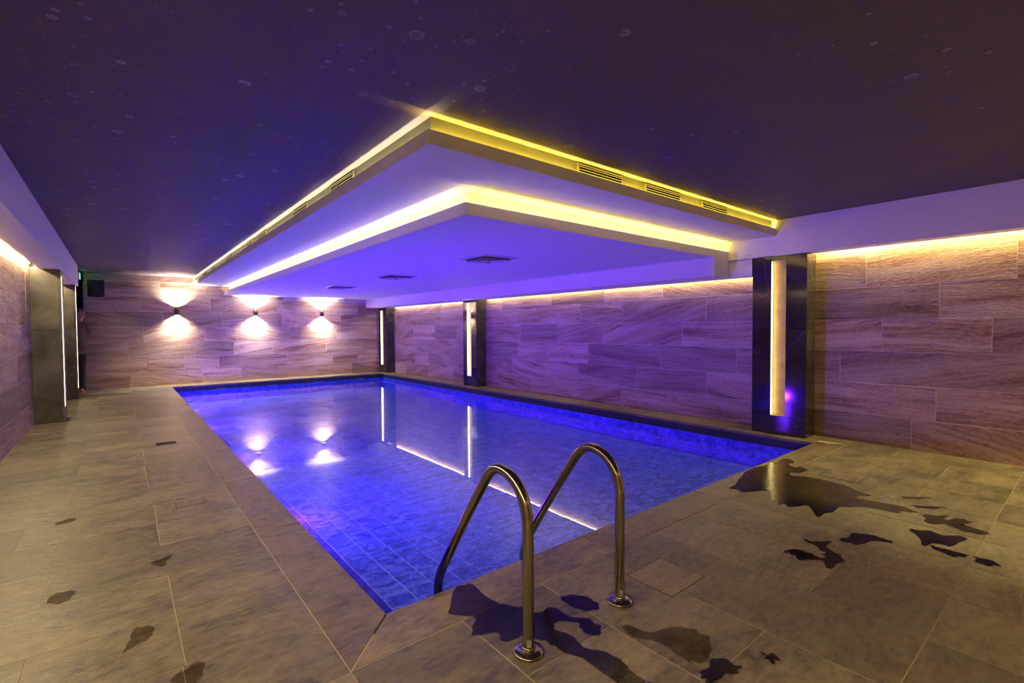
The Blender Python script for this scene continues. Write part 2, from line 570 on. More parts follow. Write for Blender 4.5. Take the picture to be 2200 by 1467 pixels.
# doorway into the dark passage at the far left corner
door_1 = empty('door_1', (-1.07, YB, 0))
tag(door_1, 'dark open doorway in the far left corner', 'doorway', kind='structure')
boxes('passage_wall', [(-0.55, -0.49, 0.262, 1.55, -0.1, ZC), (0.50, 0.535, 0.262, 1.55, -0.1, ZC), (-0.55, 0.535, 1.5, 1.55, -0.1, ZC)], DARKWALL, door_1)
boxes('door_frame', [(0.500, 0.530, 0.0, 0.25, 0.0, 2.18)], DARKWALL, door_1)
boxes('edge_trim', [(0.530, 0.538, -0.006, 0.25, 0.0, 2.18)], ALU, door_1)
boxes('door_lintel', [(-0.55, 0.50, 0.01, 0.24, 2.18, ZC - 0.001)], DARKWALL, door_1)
boxes('passage_floor', [(-0.55, 0.54, 0.0, 1.55, -0.1, -0.004)], DGROUT, door_1)

# ------------------------------------------------------------------ deck: floor slab with tiles, coping
floor = boxes('floor', [
    (XL - 0.2, PX0 - 0.095, YF, YB + 0.2, -0.5, -0.0014),
    (PX0 - 0.095, XR + 0.2, YF, PY0 - 0.095, -0.5, -0.0014),
    (PX1 + 0.095, XR + 0.2, PY0 - 0.095, YB + 0.2, -0.5, -0.0014),
    (PX0 - 0.095, PX1 + 0.095, PY1 + 0.095, YB + 0.2, -0.5, -0.0014)], DGROUT)
tag(floor, 'brown grey stone tiled pool deck', 'floor', kind='structure')

def deck_tile(x0, x1, y0, y1, name='deck_tile', mat=None, T=0.0032, g=0.0035):
    L, W = x1 - x0 - g, y1 - y0 - g
    if L < 0.02 or W < 0.02:
        return
    me = tile_mesh(name, L, W, T, 0.0012)
    link(name, me, mat or DECK, floor, ((x0 + x1) / 2, (y0 + y1) / 2, random.uniform(-0.0003, 0.0003)))

# left walk: courses across, joints staggered as in the place
y = 2.07 - 0.415 * 3
k = -3
pat = [(-0.29, 0.16), (0.16,), (-0.29,), (-0.29, 0.155), (-0.47, 0.16), (-0.30,), (-0.30, 0.15), (0.15,)]
while y < YB - 0.02:
    y1 = min(y + 0.4135, YB)
    cuts = [XL] + list(pat[k % 8]) + [PX0 - CW]
    for a, b in zip(cuts[:-1], cuts[1:]):
        deck_tile(a, b, y, y1)
    y += 0.4135
    k += 1
# near deck: columns running towards the viewer
XN0 = PX0 - CW
x = 1.512 - 0.4435 * 2
xs = [XN0]
while x < XR - 0.1:
    if x > XN0 + 0.08:
        xs.append(x)
    x += 0.4435
xs.append(XR)
YN = PY0 - CW
for i, (a, b) in enumerate(zip(xs[:-1], xs[1:])):
    odd = round((a - 1.512) / 0.4435) % 2 == 0
    cuts = [0.42, 0.835, YN] if odd else [0.42, 1.245, YN]
    for c0, c1 in zip(cuts[:-1], cuts[1:]):
        deck_tile(a, b, c0, c1)
    cuts = [-1.24, -0.41, 0.42] if odd else [-0.82, 0.0, 0.42]
    for c0, c1 in zip(cuts[:-1], cuts[1:]):
        deck_tile(a - 0.02, b - 0.02, c0, c1)
# strip beyond the near right corner, beside the pillar
deck_tile(PX1 + CW - 0.06, XR, YN, 2.03)

# coping stones
def cope(pts, T=0.03):
    """a coping slab given by its plan corners"""
    bm = bmesh.new()
    cx_ = sum(p[0] for p in pts) / len(pts); cy_ = sum(p[1] for p in pts) / len(pts)
    top = [bm.verts.new((p[0] - cx_, p[1] - cy_, 0)) for p in pts]
    bot = [bm.verts.new((p[0] - cx_, p[1] - cy_, -T)) for p in pts]
    bm.faces.new(top); bm.faces.new(list(reversed(bot)))
    for i in range(len(pts)):
        j = (i + 1) % len(pts)
        bm.faces.new((top[i], bot[i], bot[j], top[j]))
    bmesh.ops.bevel(bm, geom=[e for e in bm.edges if abs(e.verts[0].co.z) < 1e-6 and abs(e.verts[1].co.z) < 1e-6], offset=0.003, segments=2, affect='EDGES')
    obj('coping_stone', bm, COPE, floor, (cx_, cy_, random.uniform(0.0002, 0.0012)))
g = 0.0018
def seg(a, b, n):
    return [a + (b - a) * i / n for i in range(n + 1)]
ly = [PY0] + [3.15, 4.35, 5.6, 6.8, 8.0, 9.25, 10.4, 11.5] + [PY1]
for i, (a, b) in enumerate(zip(ly[:-1], ly[1:])):
    lo = (a - CW, a) if i == 0 else (a + g, a + g)
    cope([(PX0 - CW, lo[0] + g), (PX0, lo[1] + g), (PX0, b - g), (PX0 - CW, b - g)])
nx = [PX0, 2.05, 3.25, 4.45, PX1]
for i, (a, b) in enumerate(zip(nx[:-1], nx[1:])):
    lo = (a - CW + 2 * g, a + 2 * g) if i == 0 else (a + g, a + g)
    hi = (b + CW - 0.06, b) if i == len(nx) - 2 else (b - g, b - g)
    cope([(lo[0], PY0 - CW + g), (hi[0], PY0 - CW + g), (hi[1], PY0), (lo[1], PY0)])
ry = [PY0, 2.85, 4.05, 5.25, 6.45, 7.65, 8.85, 10.05, 11.25, PY1]
for i, (a, b) in enumerate(zip(ry[:-1], ry[1:])):
    if i == 0:
        cope([(PX1, a + g), (PX1 + 0.16, a + 0.0 + g), (XR, 2.03 + g), (XR, b - g), (PX1, b - g)])
    else:
        cope([(PX1, a + g), (XR, a + g), (XR, b - g), (PX1, b - g)])
bx_ = [PX0 - CW, 1.7, 2.9, 4.1, 5.2, XR]
for a, b in zip(bx_[:-1], bx_[1:]):
    cope([(a + g, PY1 + g), (b - g, PY1 + g), (b - g, YB), (a + g, YB)])

# ------------------------------------------------------------------ pool basin
INS = 0.012                                       # coping overhang
wx0, wx1, wy0, wy1 = PX0 - INS, PX1 + INS, PY0 - INS, PY1 + INS
TP = 0.1525
pool_floor = boxes('pool_floor', [(wx0 - 0.02, wx1 + 0.02, wy0 - 0.02, wy1 + 0.02, PFLOOR - 0.1, PFLOOR)], PGROUT)
tag(pool_floor, 'blue tiled bottom of the pool', 'pool floor', kind='structure')
NX, NY = int((wx1 - wx0) / TP), int((wy1 - wy0) / TP)
tx, ty = (wx1 - wx0) / NX, (wy1 - wy0) / NY
t_me = tile_mesh('pool_tile', tx - 0.0052, ty - 0.0052, 0.0018, 0.0008)
t_me.materials.append(PTILE)
cells = [(i, j) for i in range(NX) for j in range(NY)]
def ddist(c_):
    px, py = wx0 + (c_[0] + .5) * tx, wy0 + (c_[1] + .5) * ty
    hid = 0 if py > 2.15 else 50
    return hid + math.hypot(px, py)
cells.sort(key=ddist)
for i, j in cells[:300]:
    link('pool_tile', t_me, PTILE, pool_floor, (wx0 + (i + .5) * tx, wy0 + (j + .5) * ty, PFLOOR + 0.0018))
def merged_tiles(name, placements, L, W, parent):
    """the tiles past the limit: one mesh, still tile by tile"""
    src = tile_mesh('tmp', L - 0.0052, W - 0.0052, 0.0018, 0.0008)
    co = [v.co.copy() for v in src.vertices]
    fa = [tuple(p.vertices) for p in src.polygons]
    V, F = [], []
    for mtx in placements:
        b0 = len(V)
        V += [tuple(mtx @ c_) for c_ in co]
        F += [tuple(b0 + i for i in f) for f in fa]
    me = bpy.data.meshes.new(name)
    me.from_pydata(V, [], F)
    bpy.data.meshes.remove(src)
    o = link(name, me, PTILE, parent)
    o['kind'] = 'stuff'
    return o
merged_tiles('far_floor_tiles', [Matrix.Translation((wx0 + (i + .5) * tx, wy0 + (j + .5) * ty, PFLOOR + 0.0018)) for i, j in cells[300:]], tx, ty, pool_floor)

PROWS = [(-0.032, -0.078), (-0.078, WATER), (WATER, -0.262), (-0.262, PFLOOR + 0.002)]
def pool_wall(name, label, box, a0, a1, face, kind, pieces=True):
    w_ = boxes(name, [box], PGROUT)
    tag(w_, label, 'pool wall', kind='structure')
    bx2 = list(box)
    if kind == 'right': bx2[0], bx2[1] = face + 0.0006, box[0] + 0.0001
    elif kind == 'left': bx2[0], bx2[1] = box[1] - 0.0001, face - 0.0006
    elif kind == 'back': bx2[2], bx2[3] = face + 0.0006, box[2] + 0.0001
    else: bx2[2], bx2[3] = box[3] - 0.0001, face - 0.0006
    bx2[4], bx2[5] = WATER, -0.0312
    boxes('band_grout', [tuple(bx2)], DBAND, w_)
    n = int(round((a1 - a0) / 0.149))
    st = (a1 - a0) / n
    ang = {'right': -math.pi / 2, 'left': math.pi / 2, 'back': 0.0, 'front': math.pi}[kind]
    for z1, z0 in PROWS:
        me = slab_mesh('pool_tile', st - 0.004, abs(z1 - z0) - 0.004, 0.0018, 0.0008)
        me.materials.append(FTILE if z0 >= WATER - 1e-6 else PTILE)
        plist = []
        for i in range(n):
            m_ = a0 + (i + .5) * st
            loc = (face, m_, (z0 + z1) / 2) if kind in ('right', 'left') else (m_, face, (z0 + z1) / 2)
            if pieces:
                link('pool_tile', me, PTILE, w_, loc, (0, 0, ang))
            else:
                plist.append((loc, ang))
        if not pieces:
            V, F = [], []
            for loc, an in plist:
                mt = Matrix.Translation(loc) @ Matrix.Rotation(an, 4, 'Z')
                b0 = len(V)
                V += [tuple(mt @ v.co) for v in me.vertices]
                F += [tuple(b0 + q for q in p.vertices) for p in me.polygons]
            mm = bpy.data.meshes.new('wall_tiles')
            mm.from_pydata(V, [], F)
            link('wall_tiles', mm, me.materials[0], w_)['kind'] = 'stuff'
    return w_
pool_wall('pool_wall_right', 'blue tiled right side of the pool below the coping', (wx1 + 0.0018, wx1 + 0.08, wy0 - 0.02, wy1 + 0.02, PFLOOR - 0.1, -0.031), wy0, wy1, wx1, 'right')
pool_wall('pool_wall_back', 'blue tiled far side of the pool below the coping', (wx0 - 0.02, wx1 + 0.02, wy1 + 0.0018, wy1 + 0.08, PFLOOR - 0.1, -0.031), wx0, wx1, wy1, 'back')
pool_wall('pool_wall_left', 'blue tiled left side of the pool holding the lamps', (wx0 - 0.08, wx0 - 0.0018, wy0 - 0.02, wy1 + 0.02, PFLOOR - 0.1, -0.031), wy0, wy1, wx0, 'left', False)
pool_wall('pool_wall_front', 'blue tiled near side of the pool under the ladder', (wx0 - 0.02, wx1 + 0.02, wy0 - 0.08, wy0 - 0.0018, PFLOOR - 0.1, -0.031), wx0, wx1, wy0, 'front', False)

bm = bmesh.new()
vv = [bm.verts.new(p) for p in ((wx0, wy0, WATER), (wx1, wy0, WATER), (wx1, wy1, WATER), (wx0, wy1, WATER))]
bm.faces.new(vv)
me = bpy.data.meshes.new('pool_water'); bm.to_mesh(me); bm.free()
water = link('pool_water', me, WATERM)
tag(water, 'still clear blue pool water mirroring the walls', 'water', kind='stuff')

# underwater lamps in the left side of the pool
POOLGLOW = mat_glow('pool_lamp_glow', VIOLET, E_POOL)
for nm, yy in (('nearest the ladder', 4.15), ('second from the ladder', 6.6), ('third from the ladder', 9.0), ('farthest from the ladder', 11.2)):
    t = empty('pool_lamp', (wx0 + 0.001, yy, -0.225))
    tag(t, 'violet underwater lamp in the left pool side, ' + nm, 'pool lamp', 'underwater lamps in the left pool side')
    rim = lathe_mesh('lamp_rim', [(0.062, 0.0), (0.085, 0.0), (0.085, 0.012), (0.078, 0.018), (0.062, 0.018), (0.062, 0.0)], 28, False)
    rim.transform(Matrix.Rotation(math.pi / 2, 4, 'Y'))
    link('lamp_rim', rim, STEEL, t)
    ln = lathe_mesh('lamp_lens', [(0.0, 0.0), (0.058, 0.0)], 14, False)
    ln.transform(Matrix.Translation((0.012, 0, 0)) @ Matrix.Rotation(math.radians(5), 4, 'Z') @ Matrix.Rotation(math.pi / 2 + math.radians(14), 4, 'Y'))
    link('lamp_lens', ln, POOLGLOW, t)
mat_inlet = mat_plain('inlet_plastic', (0.40, 0.38, 0.45), 0.5, 0.05)
# return inlets at the water line of the far side
for nm, xx in (('nearest the left corner', 1.72), ('second from the left corner', 2.78), ('third from the left corner', 3.86), ('nearest the right corner', 4.93)):
    t = empty('pool_inlet', (xx, wy1, WATER + 0.004))
    tag(t, 'pale slot inlet at the far waterline, ' + nm, 'pool inlet', 'slot inlets along the far waterline')
    boxes('inlet_frame', [(-0.10, 0.10, -0.010, 0.0, -0.009, -0.005), (-0.10, 0.10, -0.010, 0.0, 0.005, 0.009), (-0.10, -0.094, -0.010, 0.0, -0.005, 0.005), (0.094, 0.10, -0.010, 0.0, -0.005, 0.005)], mat_inlet, t)
    boxes('inlet_flap', [(-0.094, 0.094, -0.006, -0.001, -0.005, 0.005)], HOLE, t)

# ------------------------------------------------------------------ beams and stepped ceiling trays
trim_1 = boxes('trim_1', [(5.65, 5.83, YF, YB - 0.001, 1.985, ZC - 0.001)], WHITE)
tag(trim_1, 'white plaster beam along the right wall', 'beam', kind='structure')
trim_2 = boxes('trim_2', [(-0.77, -0.55, YF, 11.72, 2.0, ZC - 0.001)], WHITE)
tag(trim_2, 'white plaster beam along the left wall', 'beam', kind='structure')
OX, OY, OZ = 1.32, 2.335, 2.20                     # outer tray corner
RX, RY = 1.362, 2.378                             # its riser
trim_3 = empty('trim_3', (OX, OY, OZ))
tag(trim_3, 'large white ceiling tray hung under the dark ceiling', 'ceiling tray', kind='structure')
def pl(name, bxs, mat, parent):
    o_ = parent.location
    return boxes(name, [(b[0] - o_.x, b[1] - o_.x, b[2] - o_.y, b[3] - o_.y, b[4] - o_.z, b[5] - o_.z) for b in bxs], mat, parent)
YE, XE = YB - 0.001, 5.649
pl('tray_panel', [(OX, XE, OY, YE, OZ, OZ + 0.010)], WHITE, trim_3)
pl('fascia', [(OX, OX + 0.008, OY, YE, OZ + 0.010, 2.28), (OX + 0.008, XE, OY, OY + 0.008, OZ + 0.010, 2.28)], WHITE, trim_3)
pl('riser', [(RX, RX + 0.02, RY, YE, OZ + 0.010, ZC - 0.001), (RX + 0.02, XE, RY, RY + 0.02, OZ + 0.010, ZC - 0.001)], mat_plain('tray_riser_paint', (0.10, 0.10, 0.075), 0.7, 0.1), trim_3)
IX, IY, IZ = 1.912, 2.87, 2.003
JX, JY = 2.012, 2.975
trim_4 = empty('trim_4', (IX, IY, IZ))
tag(trim_4, 'smaller lower ceiling tray glowing violet over the pool', 'ceiling tray', kind='structure')
pl('tray_panel', [(IX, XE, IY, YE, IZ, IZ + 0.010)], WHITE, trim_4)
pl('fascia', [(IX, IX + 0.010, IY, YE, IZ + 0.010, 2.09), (IX + 0.010, XE, IY, IY + 0.010, IZ + 0.010, 2.09)], WHITE, trim_4)
pl('riser', [(JX, JX + 0.02, JY, YE, IZ + 0.010, OZ - 0.0005), (JX + 0.02, XE, JY, JY + 0.02, IZ + 0.010, OZ - 0.0005)], WHITE, trim_4)
DZ = 1.785
trim_5 = boxes('trim_5', [(5.32, 5.68, IY, YE, DZ, IZ + 0.0), (5.68, 5.83, 2.605, YE, DZ, 1.9845)], WHITE)
tag(trim_5, 'deep white beam hanging lower over the right pool side', 'beam', kind='structure')

# ------------------------------------------------------------------ light strips
def strip(label, box, glowface, color, strength, group=None):
    """aluminium channel (box) with a glowing diffuser; glowface: '+z', '-z', '+x'"""
    x0, x1, y0, y1, z0, z1 = box
    t = empty('light_strip', ((x0 + x1) / 2, (y0 + y1) / 2, z0))
    tag(t, label, 'light strip', group)
    pl('channel', [box], ALU, t)
    o_ = t.location
    e = 0.0015
    gm = mat_glow('strip_glow', color, strength)
    if glowface == '+z':
        q = [(x0 + .002, y0, z1 + e), (x1 - .002, y0, z1 + e), (x1 - .002, y1, z1 + e), (x0 + .002, y1, z1 + e)]
    else:                                         # faces down, turned a little off the wall: 'a' towards -x, 'b' towards +x, 'c' towards +y
        d = 0.006
        za, zb = (z0 - e, z0 - e - d) if glowface == 'a' else (z0 - e - d, z0 - e)
        if glowface == 'c':
            q = [(x0, y0 + .002, z0 - e - d), (x0, y1 - .002, z0 - e), (x1, y1 - .002, z0 - e), (x1, y0 + .002, z0 - e - d)]
        else:
            q = [(x0 + .002, y0, za), (x0 + .002, y1, za), (x1 - .002, y1, zb), (x1 - .002, y0, zb)]
    bm_ = bmesh.new()
    bm_.faces.new([bm_.verts.new(Vector(p) - o_) for p in q])
    me_ = bpy.data.meshes.new('diffuser'); bm_.to_mesh(me_); bm_.free()
    link('diffuser', me_, gm, t)
    return t
G = 'hidden cove light strips'
strip('pale warm light strip on the left ledge of the large ceiling tray', (OX + 0.017, OX + 0.029, RY, YE - 0.02, 2.2105, 2.216), '+z', PALE, E_COVE_OUT_L, G)
strip('yellow light strip on the near ledge of the large ceiling tray', (RX, XE - 0.02, OY + 0.017, OY + 0.029, 2.2105, 2.216), '+z', YELLOW, E_COVE_OUT_R, G)
strip('pale warm light strip on the left ledge of the lower tray', (IX + 0.035, IX + 0.055, JY, YE - 0.02, 2.0135, 2.019), '+z', PALE, E_COVE_IN_L, G)
strip('golden light strip on the near ledge of the lower tray', (JX, XE - 0.02, IY + 0.035, IY + 0.055, 2.0135, 2.019), '+z', (1.0, 0.72, 0.17), E_COVE_IN_R, G)
strip('golden light strip above the near right wall panels', (5.908, 5.926, YF + 0.1, 2.0, 2.06, 2.066), 'a', GOLD, E_WALL_R, G)
strip('golden light strip above the right wall between the two nearer pillars', (5.908, 5.926, 2.63, 8.1, 1.835, 1.841), 'a', GOLD, E_BAY, G)
strip('warm light strip above the right wall between the two farther pillars', (5.908, 5.926, 8.7, 12.4, 1.835, 1.841), 'a', WARM, E_BAY, G)
strip('warm light strip above the left wall panels', (-0.866, -0.848, YF + 0.1, 8.6, 2.06, 2.066), 'b', WARM, E_WALL_L, G)
strip('warm light strip above the left wall between the two pillars', (-0.866, -0.848, 9.15, 11.3, 2.06, 2.066), 'b', WARM, E_WALL_L, G)

trim_6 = boxes('trim_6', [(-0.549, 5.649, YF + 0.1, YF + 0.28, 2.0, ZC - 0.001)], WHITE)  # added with the strip behind the viewer, to form its slot
tag(trim_6, 'unseen white beam added as a slot for the added strip behind the viewer', 'beam', kind='structure')
strip('unseen golden light strip added above the wall behind the viewer', (-0.5, 5.6, YF + 0.004, YF + 0.022, 2.06, 2.066), 'c', GOLD, E_FRONT_FILL, G)  # added source, out of view, to warm the foreground

# ------------------------------------------------------------------ pillars
def clad(parent, L, H, mat, loc, ang, T=0.02):
    me = slab_mesh('cladding_panel', L - 0.002, H - 0.002, T, 0.0012)
    return link('cladding_panel', me, mat, parent, loc, (0, 0, ang))

SLOTBACK = mat_plain('slot_liner', (0.42, 0.29, 0.13), 0.6, 0.4, 0.1, scale=9.0)
def pillar(label, side, face, wallx, y0, y1, ztop, s0, s1, sz0, sz1, joint, mat, color, strength, group):
    """side 'right': faces -x; 'left': faces +x. Slot from y=s0..s1, z=sz0..sz1"""
    sg = -1 if side == 'right' else 1
    ang = -math.pi / 2 if side == 'right' else math.pi / 2
    t = empty('pillar', ((face + wallx) / 2, (y0 + y1) / 2, 0))
    tag(t, label, 'pillar', group)
    o_ = t.location
    dep = 0.055
    T = 0.02
    core = face - sg * dep
    lo, hi = min(core, wallx), max(core, wallx)
    fl, fh = min(face - sg * T, core), max(face - sg * T, core)
    yi0, yi1 = y0 + T, y1 - T
    def bb(b):
        return (b[0] - o_.x, b[1] - o_.x, b[2] - o_.y, b[3] - o_.y, b[4], b[5])
    boxes('core', [bb(b) for b in ((lo, hi, yi0, yi1, 0.0, ztop), (fl, fh, yi0, s0 - 0.006, 0.0, ztop), (fl, fh, s1 + 0.006, yi1, 0.0, ztop), (fl, fh, s0 - 0.006, s1 + 0.006, 0.0, sz0 - 0.006), (fl, fh, s0 - 0.006, s1 + 0.006, sz1 + 0.006, ztop))], HOLE, t)
    def fp(ya, yb, za, zb):
        clad(t, yb - ya, zb - za, mat, (face - o_.x, (ya + yb) / 2 - o_.y, (za + zb) / 2), ang)
    fp(y0, y1, 0.0, sz0 - 0.002)
    fp(y0, s0, sz0 - 0.002, joint); fp(y0, s0, joint, ztop)
    fp(s1, y1, sz0 - 0.002, joint); fp(s1, y1, joint, ztop)
    fp(s0, s1, sz1, ztop)
    # sides facing the viewer and away
    xm = (face - sg * T + wallx) / 2
    for za, zb in ((0.0, joint), (joint, ztop)):
        me = slab_mesh('cladding_panel', abs(face - wallx) - T - 0.002, zb - za - 0.002, T, 0.0012)
        link('cladding_panel', me, mat, t, (xm - o_.x, y0 - o_.y, (za + zb) / 2))
        link('cladding_panel', me, mat, t, (xm - o_.x, y1 - o_.y, (za + zb) / 2), (0, 0, math.pi))
    # slot lining and its lamp on the far edge
    ld = core + sg * 0.004
    boxes('slot_liner', [bb((min(core, ld), max(core, ld), s0 - 0.005, s1 + 0.005, sz0 - 0.005, sz1 + 0.005)),
                         bb((min(core, face - sg * 0.001), max(core, face - sg * 0.001), s0 - 0.005, s0 - 0.0005, sz0 - 0.005, sz1 + 0.005)),
                         bb((min(core, face - sg * 0.001), max(core, face - sg * 0.001), s0 - 0.005, s1, sz0 - 0.005, sz0 - 0.0005))], SLOTBACK, t)
    gx0, gx1 = sorted((core + sg * 0.012, face - sg * 0.002))
    bm_ = bmesh.new()
    yy = s1 - 0.003
    bm_.faces.new([bm_.verts.new((p[0] - o_.x, yy - o_.y, p[1])) for p in ((gx0, sz0 + .005), (gx1, sz0 + .005), (gx1, sz1 - .005), (gx0, sz1 - .005))])
    me_ = bpy.data.meshes.new('slot_lamp'); bm_.to_mesh(me_); bm_.free()
    link('slot_lamp', me_, mat_glow('slot_glow', color, strength), t)
    return t
GR, GL = 'black pillars along the right wall', 'charcoal pillars along the left wall'
pillar('black polished stone pillar with a wide glowing slot, nearest on the right wall', 'right', 5.69, XR, 2.03, 2.60, 1.984, 2.24, 2.395, 0.205, 1.935, 1.172, BLACKST, GOLD, E_SLOT * 0.7, GR)
pillar('black polished stone pillar with a glowing slot, middle of the right wall', 'right', 5.69, XR, 8.17, 8.66, 1.784, 8.36, 8.515, 0.205, 1.73, 1.172, BLACKST, WARM, E_SLOT, GR)
pillar('black polished stone pillar with a glowing slot in the far right corner', 'right', 5.69, XR, 12.48, 12.965, 1.784, 12.69, 12.85, 0.205, 1.715, 1.172, BLACKST, WARM, E_SLOT, GR)
pillar('charcoal stone pillar with a thin light slit, nearer one on the left wall', 'left', -0.58, XL, 8.65, 9.11, 1.999, 8.76, 8.89, 0.184, 1.932, 1.222, GREYST, WARM, E_SLOT, GL)
pillar('charcoal stone pillar with a thin light slit, farther one on the left wall', 'left', -0.58, XL, 11.37, 11.715, 1.999, 11.50, 11.63, 0.178, 1.985, 1.222, GREYST, WARM, E_SLOT, GL)

# ------------------------------------------------------------------ wall sconces
SCG = mat_glow('sconce_glow', (1.0, 0.88, 0.66), E_SCONCE)
for nm, xx in (('left one, over the walkway', 0.998), ('middle one', 2.552), ('right one', 4.11)):
    t = empty('wall_sconce', (xx, YB, 1.535))
    tag(t, 'dark up and down wall lamp on the far wall, ' + nm, 'wall lamp', 'up and down lamps on the far wall')
    H, R_, cy_ = 0.16, 0.046, -0.075
    body = lathe_mesh('lamp_body', [(R_ - 0.004, 0.0), (R_, 0.0), (R_, H), (R_ - 0.004, H), (R_ - 0.004, H - 0.046), (0.0, H - 0.046)], 28, False)
    link('lamp_body', body, DARKMET, t, (0, cy_, 0))
    link('lamp_lining', lathe_mesh('lamp_lining', [(R_ - 0.004, 0.0), (R_ - 0.004, 0.046), (0.0, 0.046)], 28, False), DARKMET, t, (0, cy_, 0))
    boxes('wall_bracket', [(-0.03, 0.03, -0.034, 0.0, 0.045, 0.115)], DARKMET, t)
    for z_ in (0.042, H - 0.042):
        link('lamp_lens', lathe_mesh('lamp_lens', [(0.0, 0.0), (R_ - 0.008, 0.0)], 12, False), SCG, t, (0, cy_, z_))

# ------------------------------------------------------------------ air grilles in the tray riser and ceiling diffusers
def grille(label, w, h, loc, rotz, group):
    t = empty('air_grille', loc, rotz)
    tag(t, label, 'air grille', group)
    f, d = 0.010, 0.008
    boxes('frame', [(-w / 2, w / 2, -d, -0.0005, 0, f), (-w / 2, w / 2, -d, -0.0005, h - f, h), (-w / 2, -w / 2 + f * 1.6, -d, -0.0005, f, h - f), (w / 2 - f * 1.6, w / 2, -d, -0.0005, f, h - f)], GRILLEM, t)
    boxes('dark_opening', [(-w / 2 + .01, w / 2 - .01, -0.0018, -0.0006, f * .6, h - f * .6)], HOLE, t)
    n = 6
    sm = bmesh.new()
    add_box(sm, -w / 2 + f * 1.6, w / 2 - f * 1.6, -0.0065, -0.0022, -0.0016, 0.0016)
    bmesh.ops.rotate(sm, verts=sm.verts, matrix=Matrix.Rotation(math.radians(25), 3, 'X'), cent=(0, -0.004, 0))
    bmesh.ops.recalc_face_normals(sm, faces=sm.faces)
    me_ = bpy.data.meshes.new('louvre'); sm.to_mesh(me_); sm.free()
    for i in range(n):
        link('louvre', me_, GRILLEM, t, (0, 0, f + (h - 2 * f) * (i + .5) / n))
    return t
gh = 0.135
for nm, a, b in (('widest, nearest the tray corner', 2.53, 3.03), ('middle of the three', 3.315, 3.83), ('nearest the right beam', 4.18, 4.65)):
    grille('yellow lit air grille on the ceiling tray front, ' + nm, b - a, gh, ((a + b) / 2, RY, 2.225), 0, 'air grilles on the near face of the ceiling tray')
ords = ('nearest the tray corner', 'second from the tray corner', 'third from the tray corner', 'fourth from the tray corner', 'fifth from the tray corner', 'sixth from the tray corner', 'next to the far wall')
for nm, (a, b) in zip(ords, ((3.5, 4.0), (4.62, 5.09), (6.2, 6.68), (6.92, 7.33), (8.36, 8.97), (10.05, 10.6), (11.1, 11.6))):
    grille('air grille along the left side of the ceiling tray, ' + nm, b - a, gh, (RX, (a + b) / 2, 2.225), -math.pi / 2, 'air grilles along the left side of the ceiling tray')

DIFM = mat_plain('diffuser_white', (0.62, 0.6, 0.62), 0.35, 0.03)
def diffuser(label, cx_, cy_, s=0.55):
    t = empty('air_diffuser', (cx_, cy_, IZ))
    tag(t, label, 'air diffuser', 'square air diffusers in the violet ceiling')
    def ring(name, o, i, z0, z1, mat):
        """square funnel from half width o at z0 to i at z1, 4 mm thick"""
        bm_ = bmesh.new()
        A = [bm_.verts.new((sx * o, sy * o, z0)) for sx, sy in ((-1, -1), (1, -1), (1, 1), (-1, 1))]
        B = [bm_.verts.new((sx * i, sy * i, z1)) for sx, sy in ((-1, -1), (1, -1), (1, 1), (-1, 1))]
        A2 = [bm_.verts.new((v.co.x, v.co.y, v.co.z + 0.003)) for v in A]
        B2 = [bm_.verts.new((v.co.x, v.co.y, v.co.z + 0.003)) for v in B]
        for q in range(4):
            w = (q + 1) % 4
            bm_.faces.new((A[q], A[w], B[w], B[q])); bm_.faces.new((A2[q], B2[q], B2[w], A2[w]))
            bm_.faces.new((A[q], A2[q], A2[w], A[w])); bm_.faces.new((B[q], B[w], B2[w], B2[q]))
        obj(name, bm_, mat, t)
    h = s / 2
    ring('frame', h, h - 0.05, -0.004, -0.012, DIFM)
    boxes('dark_opening', [(-h + .05, h - .05, -h + .05, h - .05, -0.003, -0.0005)], HOLE, t)
    for k in range(4):
        o = h - 0.065 - k * 0.048
        ring('fin', o, o - 0.030, -0.030, -0.006, DIFM)
    k_ = boxes('centre_plate', [(-0.03, 0.03, -0.03, 0.03, -0.034, -0.030)], DIFM, t)
    kn = link('damper_knob', lathe_mesh('damper_knob', [(0.0, -0.046), (0.010, -0.044), (0.013, -0.036), (0.008, -0.031)], 14), STEEL, t, (0, 0, 0))
diffuser('square air diffuser in the violet ceiling tray, nearest and largest', 3.32, 4.52, 0.50)
diffuser('square air diffuser in the violet ceiling tray, middle one', 3.32, 6.92, 0.50)
diffuser('square air diffuser in the violet ceiling tray, nearest the far wall', 3.30, 9.25, 0.50)

# ------------------------------------------------------------------ loudspeaker and exit sign
t = empty('loudspeaker', (-0.335, YB - 0.19, 1.88))
tag(t, 'black box loudspeaker bracketed high on the far wall by the doorway', 'loudspeaker')
prof = [(-0.135, -0.03), (-0.128, 0.05), (-0.10, 0.10), (-0.05, 0.13), (0.06, 0.12), (0.125, 0.03), (0.125, -0.05), (-0.045, -0.075), (-0.11, -0.07)]
bm = bmesh.new()
lo = [bm.verts.new((x_, y_, 0.0)) for x_, y_ in prof]
hi = [bm.verts.new((x_, y_, 0.335)) for x_, y_ in prof]
bm.faces.new(list(reversed(lo))); bm.faces.new(hi)
for i in range(len(prof)):
    j = (i + 1) % len(prof)
    bm.faces.new((lo[i], lo[j], hi[j], hi[i]))
bmesh.ops.bevel(bm, geom=list(bm.edges), offset=0.010, segments=2, affect='EDGES', clamp_overlap=True)
obj('cabinet', bm, BLACKPL, t)
gr = boxes('front_grille', [(-0.085, 0.085, -0.004, 0.0, -0.150, 0.150)], mat_plain('speaker_mesh', (0.02, 0.02, 0.021), 0.6, 0.4, 0.6, scale=400.0), t)
gr.location = (0.042, -0.065, 0.168); gr.rotation_euler = (0, 0, math.radians(8.4))
